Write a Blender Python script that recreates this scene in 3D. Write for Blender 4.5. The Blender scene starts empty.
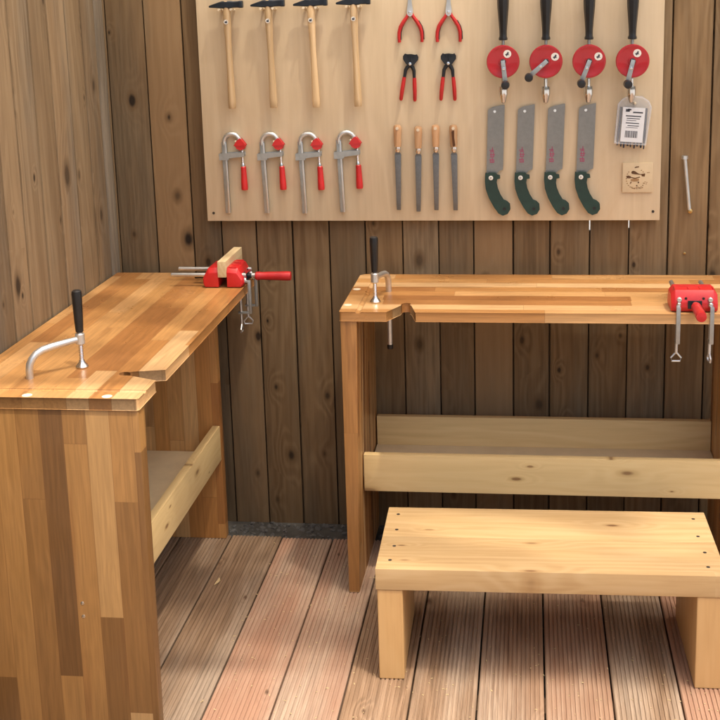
import bpy, bmesh, math, random
from mathutils import Vector, Matrix
random.seed(11)
sc = bpy.context.scene
COL = sc.collection
PI = math.pi

# ------------------------------------------------------------------ camera (solved from the photograph)
F_, CX, CY = 1226.297, 390.213, 251.605
CR = Vector((0.99362727, 0.11042203, -0.02262349))
CD = Vector((0.00117676, -0.21086425, -0.97751465))
CF = Vector((-0.11270964, 0.97125859, -0.20965041))
CP = Vector((1.18475, -3.39153, 1.55433))
cam = bpy.data.cameras.new('camera')
cam.sensor_width = 36.0
cam.lens = F_ / 720 * 36
cam.shift_x = (360 - CX) / 720
cam.shift_y = (CY - 360) / 720
cam.clip_start = 0.05
cam.clip_end = 500
co = bpy.data.objects.new('camera', cam)
COL.objects.link(co)
m = Matrix.Identity(4)
for i in range(3):
    m[i][0], m[i][1], m[i][2], m[i][3] = CR[i], -CD[i], -CF[i], CP[i]
co.matrix_world = m
sc.camera = co

def at(u, v, ax, val):
    """point seen at photo pixel (u, v) on the real plane axis = val"""
    d = CF + CR * ((u - CX) / F_) + CD * ((v - CY) / F_)
    return CP + d * ((val - CP[ax]) / d[ax])

# ------------------------------------------------------------------ node helpers
class G:
    def __init__(s, name):
        s.m = bpy.data.materials.new(name)
        s.m.use_nodes = True
        s.t = s.m.node_tree
        s.b = s.t.nodes['Principled BSDF']
    def put(s, sock, v):
        if isinstance(v, bpy.types.NodeSocket):
            s.t.links.new(v, sock)
        elif isinstance(v, (tuple, list)) and len(v) == 3 and len(sock.default_value) == 4:
            sock.default_value = (*v, 1)
        else:
            sock.default_value = v
    def node(s, typ, props=None, ins=None):
        n = s.t.nodes.new(typ)
        for k, v in (props or {}).items():
            setattr(n, k, v)
        for k, v in (ins or {}).items():
            s.put(n.inputs[k], v)
        return n
    def math(s, op, a, b=0.0, c=0.0, clamp=False):
        n = s.node('ShaderNodeMath', {'operation': op, 'use_clamp': clamp}, {0: a, 1: b, 2: c})
        return n.outputs[0]
    def add(s, a, b): return s.math('ADD', a, b)
    def mul(s, a, b): return s.math('MULTIPLY', a, b)
    def comb(s, x, y, z):
        return s.node('ShaderNodeCombineXYZ', None, {0: x, 1: y, 2: z}).outputs[0]
    def noise(s, vec, scale=1.0, detail=4.0, rough=.55, dist=0.0):
        return s.node('ShaderNodeTexNoise', None, {'Vector': vec, 'Scale': scale, 'Detail': detail,
                      'Roughness': rough, 'Distortion': dist}).outputs[0]
    def white(s, x, y, z=0.0):
        return s.node('ShaderNodeTexWhiteNoise', {'noise_dimensions': '3D'}, {'Vector': s.comb(x, y, z)}).outputs
    def mix(s, f, a, b, mode='MIX'):
        n = s.node('ShaderNodeMix', {'data_type': 'RGBA', 'blend_type': mode})
        s.put(n.inputs[0], f); s.put(n.inputs[6], a); s.put(n.inputs[7], b)
        return n.outputs[2]
    def smooth(s, x, lo, hi, a=0.0, b=1.0):
        n = s.node('ShaderNodeMapRange', {'interpolation_type': 'SMOOTHSTEP'}, {0: x, 1: lo, 2: hi, 3: a, 4: b})
        return n.outputs[0]
    def ramp(s, f, stops):
        n = s.node('ShaderNodeValToRGB', None, {0: f})
        e = n.color_ramp.elements
        while len(e) < len(stops): e.new(.5)
        for q, (p, c) in zip(e, stops):
            q.position = p; q.color = (*c, 1)
        return n.outputs[0]
    def bump(s, h, strength, dist=.001):
        n = s.node('ShaderNodeBump', None, {'Strength': strength, 'Distance': dist, 'Height': h})
        s.t.links.new(n.outputs[0], s.b.inputs['Normal'])
    def xyz(s, axis):
        tc = s.node('ShaderNodeTexCoord')
        sp = s.node('ShaderNodeSeparateXYZ', None, {0: tc.outputs['Object']})
        o = [sp.outputs[0], sp.outputs[1], sp.outputs[2]]
        k = 'XYZ'.index(axis)
        nn = s.node('ShaderNodeSeparateXYZ', None, {0: tc.outputs['Normal']})
        s.endn = s.math('ABSOLUTE', nn.outputs[k])
        rest = [o[i] for i in range(3) if i != k]
        return o[k], rest[0], rest[1]
    def tone(s):
        a = s.node('ShaderNodeAttribute', {'attribute_name': 'tone'})
        sp = s.node('ShaderNodeSeparateColor', None, {0: a.outputs['Color']})
        return sp.outputs[0], sp.outputs[1], sp.outputs[2]

def plain(name, col, rough=.5, metal=0.0, var=.12, nscale=60, spec=.5, coat=0.0, bump=0.0):
    g = G(name)
    tc = g.node('ShaderNodeTexCoord').outputs['Object']
    n = g.noise(tc, nscale, 5, .6)
    n2 = g.noise(tc, nscale * .2, 3, .5)
    f = g.add(g.mul(n, .5), g.mul(n2, .5))
    lo = tuple(c * (1 - var) for c in col); hi = tuple(min(1, c * (1 + var)) for c in col)
    g.put(g.b.inputs['Base Color'], g.mix(g.smooth(f, .3, .7), lo, hi))
    g.put(g.b.inputs['Roughness'], g.smooth(n2, .3, .7, rough * .8, min(1, rough * 1.25)))
    g.b.inputs['Metallic'].default_value = metal
    g.b.inputs['Specular IOR Level'].default_value = spec
    g.b.inputs['Coat Weight'].default_value = coat
    if bump: g.bump(n, bump, .0006)
    return g.m

def wood(name, dark, mid, light, axis, alt=None, ring=28, knots=.0, kcell=(2.4, 8.0), kcol=(.03, .018, .01), rough=.6,
         tonevar=.4, bump=.25, fine=130, gamt=.55, endk=.75, ksize=.09, weather=None, spec=.4, stain=None, drop=None):
    g = G(name)
    a, c1, c2 = g.xyz(axis)
    t1, t2, t3 = g.tone()
    a = g.add(a, g.mul(t2, 7.3)); c1 = g.add(c1, g.mul(t1, 5.1)); c2 = g.add(c2, g.mul(t3, 4.7))
    fn = g.noise(g.comb(g.mul(a, 5), g.mul(c1, fine), g.mul(c2, fine)), 1, 5, .62)
    low = g.noise(g.comb(g.mul(a, 1.3), g.mul(c1, 11), g.mul(c2, 11)), 1, 3, .5, .3)
    blot = g.noise(g.comb(g.mul(a, 3), g.mul(c1, 14), g.mul(c2, 14)), 1, 4, .6)
    vx = g.add(g.mul(a, kcell[0]), g.mul(t3, 31.0)); va = g.mul(c2 if drop == 0 else c1, kcell[1])
    vor = g.node('ShaderNodeTexVoronoi', {'feature': 'F1', 'voronoi_dimensions': '3D' if drop is None else '2D'}, {'Vector': g.comb(vx, va, g.mul(c2, kcell[1])),
                 'Scale': 1.0, 'Randomness': 1.0})
    vs = g.node('ShaderNodeSeparateColor', None, {0: vor.outputs['Color']})
    has = g.math('LESS_THAN', vs.outputs[0], knots)
    siz = g.add(.35, g.mul(g.mul(vs.outputs[1], vs.outputs[1]), 1.25))
    kop = g.add(.40, g.mul(vs.outputs[2], .6))
    dk = g.math('DIVIDE', g.add(vor.outputs['Distance'], g.mul(g.add(blot, -.5), .16)), siz)
    halo = g.mul(g.mul(g.smooth(dk, .55, .06), has), kop)
    knot = g.mul(g.mul(g.smooth(dk, ksize * 1.15, ksize * .4), has), kop)
    kring = g.mul(g.smooth(dk, ksize * 2.0, ksize), has)
    ph = g.add(g.add(g.mul(c1, ring), g.mul(c2, ring * .7)), g.add(g.mul(low, 6.0), g.mul(halo, 2.2)))
    rg = g.add(g.mul(g.math('SINE', g.mul(ph, 6.283)), .5), .5)
    rg = g.math('POWER', rg, 1.6)
    f = g.add(g.add(g.mul(rg, gamt * .55), g.mul(g.smooth(fn, .25, .75), gamt * .6)), g.mul(g.add(blot, -.5), .45))
    f = g.add(f, (1 - gamt) * .5)
    col = g.ramp(g.math('MAXIMUM', g.math('MINIMUM', f, 1.0), 0.0), [(0.0, dark), (.5, mid), (1.0, light)])
    if alt is not None:
        col = g.mix(g.smooth(t3, .35, .95, 0, .8), col, alt, 'MIX') if False else g.mix(g.mul(g.smooth(t3, .3, .9), .65), col, g.mix(.75, col, alt, 'MULTIPLY') if False else alt)
        col = g.mix(g.mul(g.smooth(fn, .5, .8), .25), col, dark)
    if weather is not None:
        wn = g.noise(g.comb(g.mul(a, .8), g.mul(c1, 5), g.mul(c2, 5)), 1, 5, .65)
        col = g.mix(g.smooth(wn, .42, .68, 0, .8), col, g.mix(g.smooth(fn, .3, .7), tuple(c * .6 for c in weather), weather))
    if stain is not None:
        sn = g.noise(g.comb(g.mul(a, 2.0), g.mul(c1, 3.5), g.mul(c2, 3.5)), 1, 6, .7, .6)
        col = g.mix(g.smooth(sn, .55, .72, 0, .6), col, stain)
    br = g.add(1 - tonevar / 2, g.mul(t1, tonevar))
    col = g.mix(1.0, col, g.node('ShaderNodeCombineColor', None, {0: br, 1: br, 2: br}).outputs[0], 'MULTIPLY')
    col = g.mix(g.mul(kring, .55), col, dark)
    col = g.mix(knot, col, kcol)
    e = g.smooth(g.endn, .8, .95, 1.0, endk)
    col = g.mix(1.0, col, g.node('ShaderNodeCombineColor', None, {0: e, 1: e, 2: e}).outputs[0], 'MULTIPLY')
    g.put(g.b.inputs['Base Color'], col)
    g.put(g.b.inputs['Roughness'], g.smooth(fn, .2, .8, rough * 1.15, rough * .85))
    g.b.inputs['Specular IOR Level'].default_value = spec
    g.bump(g.add(g.mul(fn, .8), g.add(g.mul(rg, .25), g.mul(knot, -.6))), bump, .0015)
    return g.m

def block(name, axis, cross, w=.044, ln=.36, ramp=None, rough=.38, seed=0.0):
    """edge-glued hardwood staves; cross 0/1 picks which of the two other axes counts the staves"""
    g = G(name)
    a, c1, c2 = g.xyz(axis)
    c = c2 if cross else c1
    o = c1 if cross else c2
    cw = g.math('DIVIDE', c, w)
    row = g.math('FLOOR', g.add(cw, seed))
    sh = g.white(row, 3.7, seed)[0]
    ll = g.add(ln * .75, g.mul(g.white(row, 9.1, seed)[0], ln * .6))
    al = g.math('DIVIDE', g.add(a, g.mul(sh, 5.0)), ll)
    colm = g.math('FLOOR', al)
    wn = g.white(row, colm, seed + 1.3)
    r1 = wn[0]
    sp = g.node('ShaderNodeSeparateColor', None, {0: wn[1]})
    aa = g.add(a, g.mul(sp.outputs[0], 9.0)); cc = g.add(c, g.mul(sp.outputs[1], 6.0)); oo = g.add(o, g.mul(sp.outputs[2], 6.0))
    fn = g.noise(g.comb(g.mul(aa, 7), g.mul(cc, 190), g.mul(oo, 190)), 1, 5, .6)
    low = g.noise(g.comb(g.mul(aa, 2.2), g.mul(cc, 16), g.mul(oo, 16)), 1, 3, .5, .4)
    rg = g.add(g.mul(g.math('SINE', g.mul(g.add(g.mul(cc, 38), g.mul(low, 7)), 6.283)), .5), .5)
    heart = g.smooth(g.noise(g.comb(g.mul(aa, 2.0), g.mul(cc, 22), g.mul(oo, 22)), 1, 3, .55, .5), .54, .66)
    col = g.ramp(r1, ramp)
    isd = g.smooth(sp.outputs[1], .6, .85)
    col = g.mix(g.mul(g.mul(heart, isd), .5), col, (.20, .085, .028))
    k = g.add(g.add(.80, g.mul(g.smooth(fn, .25, .75), .26)), g.mul(rg, .10))
    col = g.mix(1.0, col, g.node('ShaderNodeCombineColor', None, {0: k, 1: k, 2: k}).outputs[0], 'MULTIPLY')
    fr = g.math('FRACT', g.add(cw, seed)); fa = g.math('FRACT', al)
    ed = g.math('MINIMUM', fr, g.math('SUBTRACT', 1.0, fr))
    ea = g.mul(g.math('MINIMUM', fa, g.math('SUBTRACT', 1.0, fa)), ln / w)
    line = g.smooth(g.math('MINIMUM', ed, ea), .022, .006)
    col = g.mix(g.mul(line, .35), col, (.13, .055, .02))
    e = g.smooth(g.endn, .8, .95, 1.0, .42)
    col = g.mix(1.0, col, g.node('ShaderNodeCombineColor', None, {0: e, 1: g.mul(e, .95), 2: g.mul(e, .9)}).outputs[0], 'MULTIPLY')
    g.put(g.b.inputs['Base Color'], col)
    smear = g.noise(g.comb(g.mul(a, 6), g.mul(c, 9), g.mul(o, 9)), 1, 4, .6)
    g.put(g.b.inputs['Roughness'], g.smooth(smear, .3, .7, rough * .75, rough * 1.35))
    g.b.inputs['Specular IOR Level'].default_value = .45
    g.bump(g.add(g.mul(fn, .5), g.mul(line, -.6)), .12, .001)
    return g.m

LEGC = [(0.0, (.15, .085, .035)), (.16, (.225, .13, .05)), (.36, (.32, .19, .073)), (.62, (.36, .22, .085)), (.85, (.41, .275, .125)), (1.0, (.46, .33, .17))]
HONEY = [(0.0, (.22, .095, .032)), (.16, (.36, .165, .052)), (.36, (.47, .23, .072)), (.6, (.54, .29, .10)), (.85, (.60, .37, .16)), (1.0, (.64, .42, .20))]
TOPC = [(0.0, (.31, .14, .045)), (.14, (.37, .175, .058)), (.34, (.42, .21, .07)), (.60, (.49, .27, .10)), (.84, (.56, .34, .15)), (1.0, (.61, .41, .21))]
M = {}
M['block_top'] = block('glued_beech_top', 'X', 0, .047, .52, TOPC, .34, 0.37)
M['block_leg'] = block('glued_beech_leg', 'Z', 1, .024, .55, [(p, tuple(c * .8 for c in q)) for p, q in HONEY], .40, 2.61)
M['block_panel'] = block('glued_beech_end_panel', 'Z', 1, .049, .62, [(p, (q[0] * .93, q[1] * .84, q[2] * .74)) for p, q in LEGC], .40, 11.7)
M['block_leg2'] = block('glued_beech_leg_rear', 'Z', 1, .043, .45, HONEY, .40, 7.2)
M['pine'] = wood('planed_pine', (.42, .25, .10), (.555, .375, .18), (.64, .465, .25), 'X', alt=(.60, .42, .20), ring=34, knots=.38, kcell=(4.2, 14), ksize=.07,
                 kcol=(.16, .065, .025), rough=.5, tonevar=.14, bump=.12, gamt=.45, endk=.85, drop=1)
M['pine_z'] = wood('planed_pine_upright', (.45, .25, .095), (.60, .37, .155), (.68, .45, .21), 'Z', alt=(.62, .39, .17), ring=26, knots=.16, kcell=(4.2, 12), ksize=.08,
                   kcol=(.16, .065, .025), rough=.5, tonevar=.12, bump=.12, gamt=.4, endk=.8, drop=1)
M['rail'] = wood('pale_spruce_rail', (.50, .33, .135), (.70, .505, .235), (.79, .62, .325), 'X', alt=(.70, .52, .25), ring=40, knots=.5, kcell=(4.8, 14), ksize=.085,
                 kcol=(.15, .06, .022), rough=.55, tonevar=.12, bump=.12, gamt=.45, drop=0)
M['shelf'] = plain('grey_primed_board', (.74, .62, .41), .6, var=.08, nscale=18)
M['ply'] = wood('birch_plywood', (.55, .43, .275), (.63, .505, .335), (.69, .565, .39), 'Z', ring=9, knots=.025, kcell=(2.0, 7), ksize=.04, kcol=(.22, .12, .06),
                rough=.55, tonevar=.02, bump=.05, gamt=.46, fine=90, endk=.8, stain=(.56, .42, .26), drop=1)
M['fence'] = wood('weathered_fence_wood', (.12, .071, .032), (.225, .142, .070), (.31, .21, .11), 'Z', alt=(.24, .155, .08), ring=30, knots=.48, kcell=(5.4, 9), ksize=.095,
                  kcol=(.018, .012, .008), rough=.8, tonevar=.55, bump=.5, gamt=.5, weather=(.21, .16, .10), spec=.25, fine=110, drop=1)
M['fence_left'] = wood('weathered_side_fence_wood', (.14, .092, .05), (.265, .185, .105), (.36, .265, .16), 'Z', alt=(.31, .22, .125), ring=30, knots=.48, kcell=(5.2, 9), ksize=.095,
                  kcol=(.03, .022, .015), rough=.8, tonevar=.35, bump=.5, gamt=.5, weather=(.27, .225, .165), spec=.25, fine=110, drop=0)
M['post'] = wood('grey_weathered_post', (.15, .122, .088), (.25, .208, .155), (.32, .27, .205), 'Z', ring=30, knots=.3, kcell=(3, 9), rough=.85, tonevar=.2, bump=.5, spec=.2)
M['deck'] = wood('grooved_decking', (.12, .073, .04), (.235, .148, .088), (.33, .222, .14), 'Y', alt=(.335, .182, .122), ring=22, knots=.30, kcell=(4.5, 9), ksize=.055,
                 kcol=(.10, .05, .03), rough=.7, tonevar=.55, bump=.5, gamt=.6, spec=.3, stain=(.24, .165, .105), weather=(.44, .34, .25), drop=1)
M['roof'] = wood('roof_boards', (.2, .12, .07), (.3, .2, .12), (.38, .27, .17), 'X', rough=.8)
M['ash'] = wood('ash_handle', (.42, .28, .14), (.56, .40, .22), (.66, .50, .31), 'Z', ring=60, rough=.45, tonevar=.35, bump=.06, gamt=.5)
M['file_handle'] = wood('turned_beech_handle', (.38, .2, .095), (.56, .33, .17), (.64, .42, .24), 'Z', ring=70, rough=.45, tonevar=.3, bump=.06)
M['block_wood'] = wood('raw_spruce_block', (.50, .36, .18), (.63, .49, .28), (.70, .58, .36), 'Y', ring=60, rough=.6, tonevar=.1, bump=.1, endk=.95)
M['plaque'] = plain('pale_basswood', (.62, .49, .31), .6, var=.06, nscale=40)
M['burn'] = plain('burnt_mark', (.10, .045, .015), .8, var=.35, nscale=200)
M['burn2'] = plain('light_burnt_mark', (.30, .18, .085), .8, var=.3, nscale=200)
M['char'] = plain('dark_saw_cut', (.085, .035, .014), .8, var=.3)
M['plug'] = plain('pale_dowel_plug', (.72, .62, .46), .5, var=.05)
M['red'] = plain('red_plastic', (.55, .016, .018), .33, var=.14, nscale=35, coat=.15)
M['red_paint'] = plain('red_enamel', (.42, .009, .016), .25, var=.10, nscale=25, coat=.35)
M['redgrip'] = plain('red_grip', (.48, .016, .016), .42, var=.15)
M['black'] = plain('black_plastic', (.012, .012, .013), .38, var=.25)
M['blackmetal'] = plain('blackened_steel', (.016, .02, .025), .36, .3, var=.3)
M['hammer'] = plain('dark_painted_steel', (.013, .02, .03), .34, .2, var=.25)
M['steel'] = plain('zinc_steel', (.66, .68, .68), .34, .85, var=.12, nscale=45)
M['steel_dull'] = plain('dull_steel', (.40, .43, .43), .42, .8, var=.16, nscale=55)
M['chrome'] = plain('chrome', (.75, .76, .76), .16, 1.0, var=.06)
M['blade'] = plain('brushed_saw_steel', (.27, .275, .265), .38, .75, var=.10, nscale=90)
M['file'] = plain('file_steel', (.19, .195, .195), .5, .7, var=.14, nscale=240, bump=.5)
M['green'] = plain('dark_green_rubber', (.012, .042, .033), .42, var=.3, bump=.1)
M['white'] = plain('white_sticker', (.78, .76, .70), .5, var=.03)
M['ink'] = plain('printed_ink', (.05, .055, .07), .6, var=.2)
M['magenta'] = plain('faded_red_print', (.30, .045, .11), .6, var=.25)
M['label'] = plain('label_paper', (.74, .77, .80), .5, var=.02)
M['bits'] = plain('blued_bits', (.035, .045, .07), .35, .5, var=.3)
M['brass'] = plain('brass', (.55, .38, .15), .35, 1.0)
M['screw'] = plain('dark_screw_head', (.07, .06, .055), .5, .6, var=.3)
M['stone'] = plain('dark_gravel', (.075, .072, .068), .9, var=.5, nscale=14)
M['earth'] = plain('dark_earth', (.05, .046, .04), .95, var=.5, nscale=30, bump=.8)
M['ground'] = plain('grass_ground', (.30, .29, .27), .95, var=.4, nscale=3)
M['leaf'] = plain('dry_husk', (.50, .38, .20), .7)
ga = G('added_shade_fabric')  # fabric of the unseen overhead shade added to soften the sun
tr = ga.node('ShaderNodeBsdfTranslucent', None, {'Color': (.88, .82, .70, 1)})
df = ga.node('ShaderNodeBsdfDiffuse', None, {'Color': (.80, .75, .65, 1)})
mx = ga.node('ShaderNodeMixShader', None, {0: .68})
ga.t.links.new(df.outputs[0], mx.inputs[1]); ga.t.links.new(tr.outputs[0], mx.inputs[2])
tp = ga.node('ShaderNodeBsdfTransparent', None, {'Color': (1, .97, .92, 1)})
ax_, bx_, cx_ = ga.xyz('X')
dapple = ga.noise(ga.comb(ga.mul(ax_, 1.5), ga.add(ga.mul(bx_, 5.0), ga.mul(ax_, 1.0)), 0.0), 1.0, 3, .5)
m2 = ga.node('ShaderNodeMixShader', None, {0: ga.smooth(dapple, .44, .56, .05, .58)})      # see-through bands shaped to dapple the sunlight below
ga.t.links.new(mx.outputs[0], m2.inputs[1]); ga.t.links.new(tp.outputs[0], m2.inputs[2])
ga.t.links.new(m2.outputs[0], ga.t.nodes['Material Output'].inputs['Surface'])
M['added_shade_cloth'] = ga.m
gp = G('clear_pouch')
gp.b.inputs['Base Color'].default_value = (.78, .82, .86, 1)
gp.b.inputs['Roughness'].default_value = .22
gp.b.inputs['Alpha'].default_value = .24
tcn = gp.noise(gp.node('ShaderNodeTexCoord').outputs['Object'], 70, 3, .5)
gp.bump(tcn, .5, .002)
M['pouch'] = gp.m

# ------------------------------------------------------------------ mesh helpers
class MB:
    def __init__(s):
        s.v, s.f, s.t, s.tone = [], [], [], None
    def newtone(s, t=None):
        s.tone = t or (random.random(), random.random(), random.random())
    def take(s, bm, bevel=0.0, seg=2, ang=28):
        if bevel > 0:
            bm.normal_update()
            es = [e for e in bm.edges if len(e.link_faces) == 2 and e.calc_face_angle(0) > math.radians(ang)]
            bmesh.ops.bevel(bm, geom=es, offset=bevel, segments=seg, profile=.6, affect='EDGES', clamp_overlap=True)
        bmesh.ops.recalc_face_normals(bm, faces=bm.faces)
        n = len(s.v)
        if s.tone is None: s.newtone()
        for i, v in enumerate(bm.verts):
            v.index = i
            s.v.append(tuple(v.co)); s.t.append(s.tone)
        for f in bm.faces:
            s.f.append([n + v.index for v in f.verts])
        bm.free()
        return s
    def hexa(s, pts, bevel=0.0, seg=2):
        """8 corner points: 4 bottom ccw, 4 top ccw"""
        bm = bmesh.new()
        vs = [bm.verts.new(p) for p in pts]
        for q in ((3, 2, 1, 0), (4, 5, 6, 7), (0, 1, 5, 4), (1, 2, 6, 5), (2, 3, 7, 6), (3, 0, 4, 7)):
            bm.faces.new([vs[i] for i in q])
        return s.take(bm, bevel, seg)
    def box(s, x0, x1, y0, y1, z0, z1, bevel=0.0, seg=2):
        return s.hexa([(x0, y0, z0), (x1, y0, z0), (x1, y1, z0), (x0, y1, z0), (x0, y0, z1), (x1, y0, z1), (x1, y1, z1), (x0, y1, z1)], bevel, seg)
    def prism(s, poly, lo, hi, plane='xz', bevel=0.0, seg=2, ang=28):
        bm = bmesh.new()
        def P(a, b, h):
            return {'xz': (a, h, b), 'xy': (a, b, h), 'yz': (h, a, b)}[plane]
        A = [bm.verts.new(P(a, b, lo)) for a, b in poly]
        B = [bm.verts.new(P(a, b, hi)) for a, b in poly]
        n = len(poly)
        bm.faces.new(A); bm.faces.new(B[::-1])
        for i in range(n):
            bm.faces.new((A[i], A[(i + 1) % n], B[(i + 1) % n], B[i]))
        return s.take(bm, bevel, seg, ang)
    def loft(s, rings, caps=True, bevel=0.0):
        bm = bmesh.new()
        R = [[bm.verts.new(p) for p in r] for r in rings]
        n = len(R[0])
        for a, b in zip(R, R[1:]):
            for i in range(n):
                bm.faces.new((a[i], a[(i + 1) % n], b[(i + 1) % n], b[i]))
        if caps:
            bm.faces.new(R[0][::-1]); bm.faces.new(R[-1])
        return s.take(bm, bevel)
    def tube(s, pts, r, n=12, flat=1.0, flataxis=None):
        pts = [Vector(p) for p in pts]
        rs = r if isinstance(r, (list, tuple)) else [r] * len(pts)
        rings = []
        up = None
        for i, p in enumerate(pts):
            d = (pts[min(i + 1, len(pts) - 1)] - pts[max(i - 1, 0)]).normalized()
            if up is None:
                up = Vector((0, 1, 0)) if abs(d.y) < .8 else Vector((0, 0, 1))
            up = (up - d * up.dot(d)).normalized()
            sd = d.cross(up)
            rings.append([p + (up * math.cos(2 * PI * k / n) * flat + sd * math.sin(2 * PI * k / n)) * rs[i] for k in range(n)])
        return s.loft(rings)
    def lathe(s, prof, o=(0, 0, 0), axis='z', n=24, ell=1.0):
        """prof: list of (radius, height) along the axis"""
        rings = []
        for r, h in prof:
            ring = []
            for k in range(n):
                a = 2 * PI * k / n
                c, d = math.cos(a) * r, math.sin(a) * r * ell
                ring.append({'z': (o[0] + c, o[1] + d, o[2] + h), 'y': (o[0] + c, o[1] + h, o[2] + d), 'x': (o[0] + h, o[1] + c, o[2] + d)}[axis])
            rings.append(ring)
        return s.loft(rings)
    def build(s, name, mat, parent=None, ang=35):
        me = bpy.data.meshes.new(name)
        me.from_pydata(s.v, [], s.f)
        at_ = me.attributes.new('tone', 'FLOAT_COLOR', 'POINT')
        for i, t in enumerate(s.t):
            at_.data[i].color = (*t, 1)
        me.polygons.foreach_set('use_smooth', [True] * len(me.polygons))
        me.set_sharp_from_angle(angle=math.radians(ang))
        me.materials.append(M[mat] if isinstance(mat, str) else mat)
        o = bpy.data.objects.new(name, me)
        COL.objects.link(o)
        o.parent = parent
        return o

def tag(o, label=None, cat=None, group=None, kind=None):
    if label: o['label'] = label
    if cat: o['category'] = cat
    if group: o['group'] = group
    if kind: o['kind'] = kind
    return o
def thing(name, loc, label, cat, group=None, rz=0.0):
    o = bpy.data.objects.new(name, None)
    o.empty_display_size = .05
    COL.objects.link(o)
    o.location = loc
    o.rotation_euler = (0, 0, rz)
    return tag(o, label, cat, group)
def copy_tree(o, parent=None):
    c = o.copy(); COL.objects.link(c)
    if parent is not None: c.parent = parent
    for ch in list(o.children): copy_tree(ch, c)
    return c
def boolean(o, cutter):
    md = o.modifiers.new('cut', 'BOOLEAN'); md.object = cutter; md.operation = 'DIFFERENCE'; md.solver = 'EXACT'
    dg = bpy.context.evaluated_depsgraph_get()
    me = bpy.data.meshes.new_from_object(o.evaluated_get(dg))
    o.modifiers.clear()
    o.data = me
    me.polygons.foreach_set('use_smooth', [True] * len(me.polygons))
    me.set_sharp_from_angle(angle=math.radians(30))
    bpy.data.objects.remove(cutter)

def rr(a, b): return a + random.random() * (b - a)

# ------------------------------------------------------------------ setting: ground, deck, gravel
b = MB(); b.box(-40, 40, -40, 40, -.30, -.115)
tag(b.build('ground', 'ground'), kind='structure', label='ground around the wooden deck', cat='ground')
b = MB(); b.hexa([(-.02, -.150, -.1149), (4.2, -.150, -.1149), (4.2, -.0005, -.1149), (-.02, -.0005, -.1149), (-.02, -.150, -.034), (4.2, -.150, -.034), (4.2, -.0005, -.016), (-.02, -.0005, -.016)])
tag(b.build('soil_strip', 'earth'), kind='structure', label='dark soil strip between deck and back fence', cat='ground')

DECK0, PITCH, DEND = .3205, .15, -.133
deck_tones = {-2: (.25, .3, .1), -1: (.12, .75, .05), 0: (.2, .45, .12), 1: (.72, .15, .95), 2: (.60, .62, .93), 3: (.74, .33, .28), 4: (.62, .81, .22), 5: (.62, .07, .50), 6: (.66, .55, .62), 7: (.5, .9, .2), 8: (.66, .25, .8)}
b = MB()
NG = 13
for k in range(-2, 26):
    x0 = DECK0 + PITCH * k + .0022; w = PITCH - .0044
    b.newtone(deck_tones.get(k, (rr(.3, .8), random.random(), random.random())))
    prof = [(x0, -.022), (x0, -.0025), (x0 + .0025, 0.0)]
    gw = (w - .012) / NG
    for j in range(NG):
        gx = x0 + .006 + gw * j
        prof += [(gx + gw * .30, 0.0), (gx + gw * .40, -.0028), (gx + gw * .62, -.0028), (gx + gw * .72, 0.0)]
    prof += [(x0 + w - .0025, 0.0), (x0 + w, -.0025), (x0 + w, -.022)]
    e = DEND + rr(-.004, .004)
    b.prism(prof, -4.6, e, 'xz')
tag(b.build('deck', 'deck', ang=20), kind='structure', label='grooved wooden decking boards', cat='deck')
b = MB()
for y in (-.25, -.9, -1.6, -2.3, -3.0, -3.7, -4.4):
    b.newtone(); b.box(-.0, 4.2, y - .03, y + .03, -.1149, -.023)
tag(b.build('deck_joists', 'roof'), kind='structure', label='timber joists under the decking', cat='deck')

b = MB()
for i in range(900):
    x, y = rr(.0, 1.9), rr(-.128, -.004)
    r = rr(.003, .009)
    bm = bmesh.new()
    bmesh.ops.create_icosphere(bm, subdivisions=1, radius=r)
    for v in bm.verts:
        v.co *= rr(.75, 1.2)
        v.co.z *= .7
        v.co += Vector((x, y, -.016 + y * .12 + rr(-.002, .003)))
    b.take(bm)
tag(b.build('gravel', 'stone'), kind='stuff', label='dark grey gravel along the foot of the back fence', cat='gravel')

# ------------------------------------------------------------------ fences
joints = [-.09, .0, .1112, .2197, .303, .405, .5105, .6168, .721, .8273, .93, 1.0290, 1.1400, 1.2423, 1.3526, 1.4595, 1.566, 1.6729, 1.7800, 1.886, 1.992, 2.098, 2.204, 2.31, 2.416, 2.522, 2.628]
fence = thing('board_fence', (0, 0, 0), 'dark brown weathered board fence running behind the tool board and right bench', 'fence')
b = MB()
for x0, x1 in zip(joints, joints[1:]):
    b.newtone()
    if x0 > 1.4: b.tone = (b.tone[0] * .6 + .4, b.tone[1], b.tone[2] * .3)
    d = rr(0, .0025); l = rr(-.0008, .0008)
    g0, g1 = rr(.0014, .0026), rr(.0014, .0026)
    b.hexa([(x0 + g0 + l, d, -.11), (x1 - g1 + l, d, -.11), (x1 - g1 + l, d + .019, -.11), (x0 + g0 + l, d + .019, -.11),
            (x0 + g0 - l, d, 2.0), (x1 - g1 - l, d, 2.0), (x1 - g1 - l, d + .019, 2.0), (x0 + g0 - l, d + .019, 2.0)], .0018, 2)
b.build('plank_panel', 'fence', fence)
b = MB()
for j in joints[1:-1]:
    top = {1.3526: .878, 1.4595: .884}.get(j, 1.95)
    b.newtone(); b.box(j - .03, j + .03, .0225, .036, -.11, top)
b.build('backing_panel', 'fence', fence)
b = MB()
for z in (.1, .55, 1.85):
    b.newtone(); b.box(-.09, 2.63, .0365, .075, z, z + .07)
b.build('cross_rail', 'fence', fence)
b = MB()
p = at(684.5, 253, 1, 0)
b.lathe([(.0035, .0), (.0035, -.003), (.001, -.004)], (p.x, 0, p.z), 'y', 12)
b.build('screw', 'brass', fence)

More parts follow.
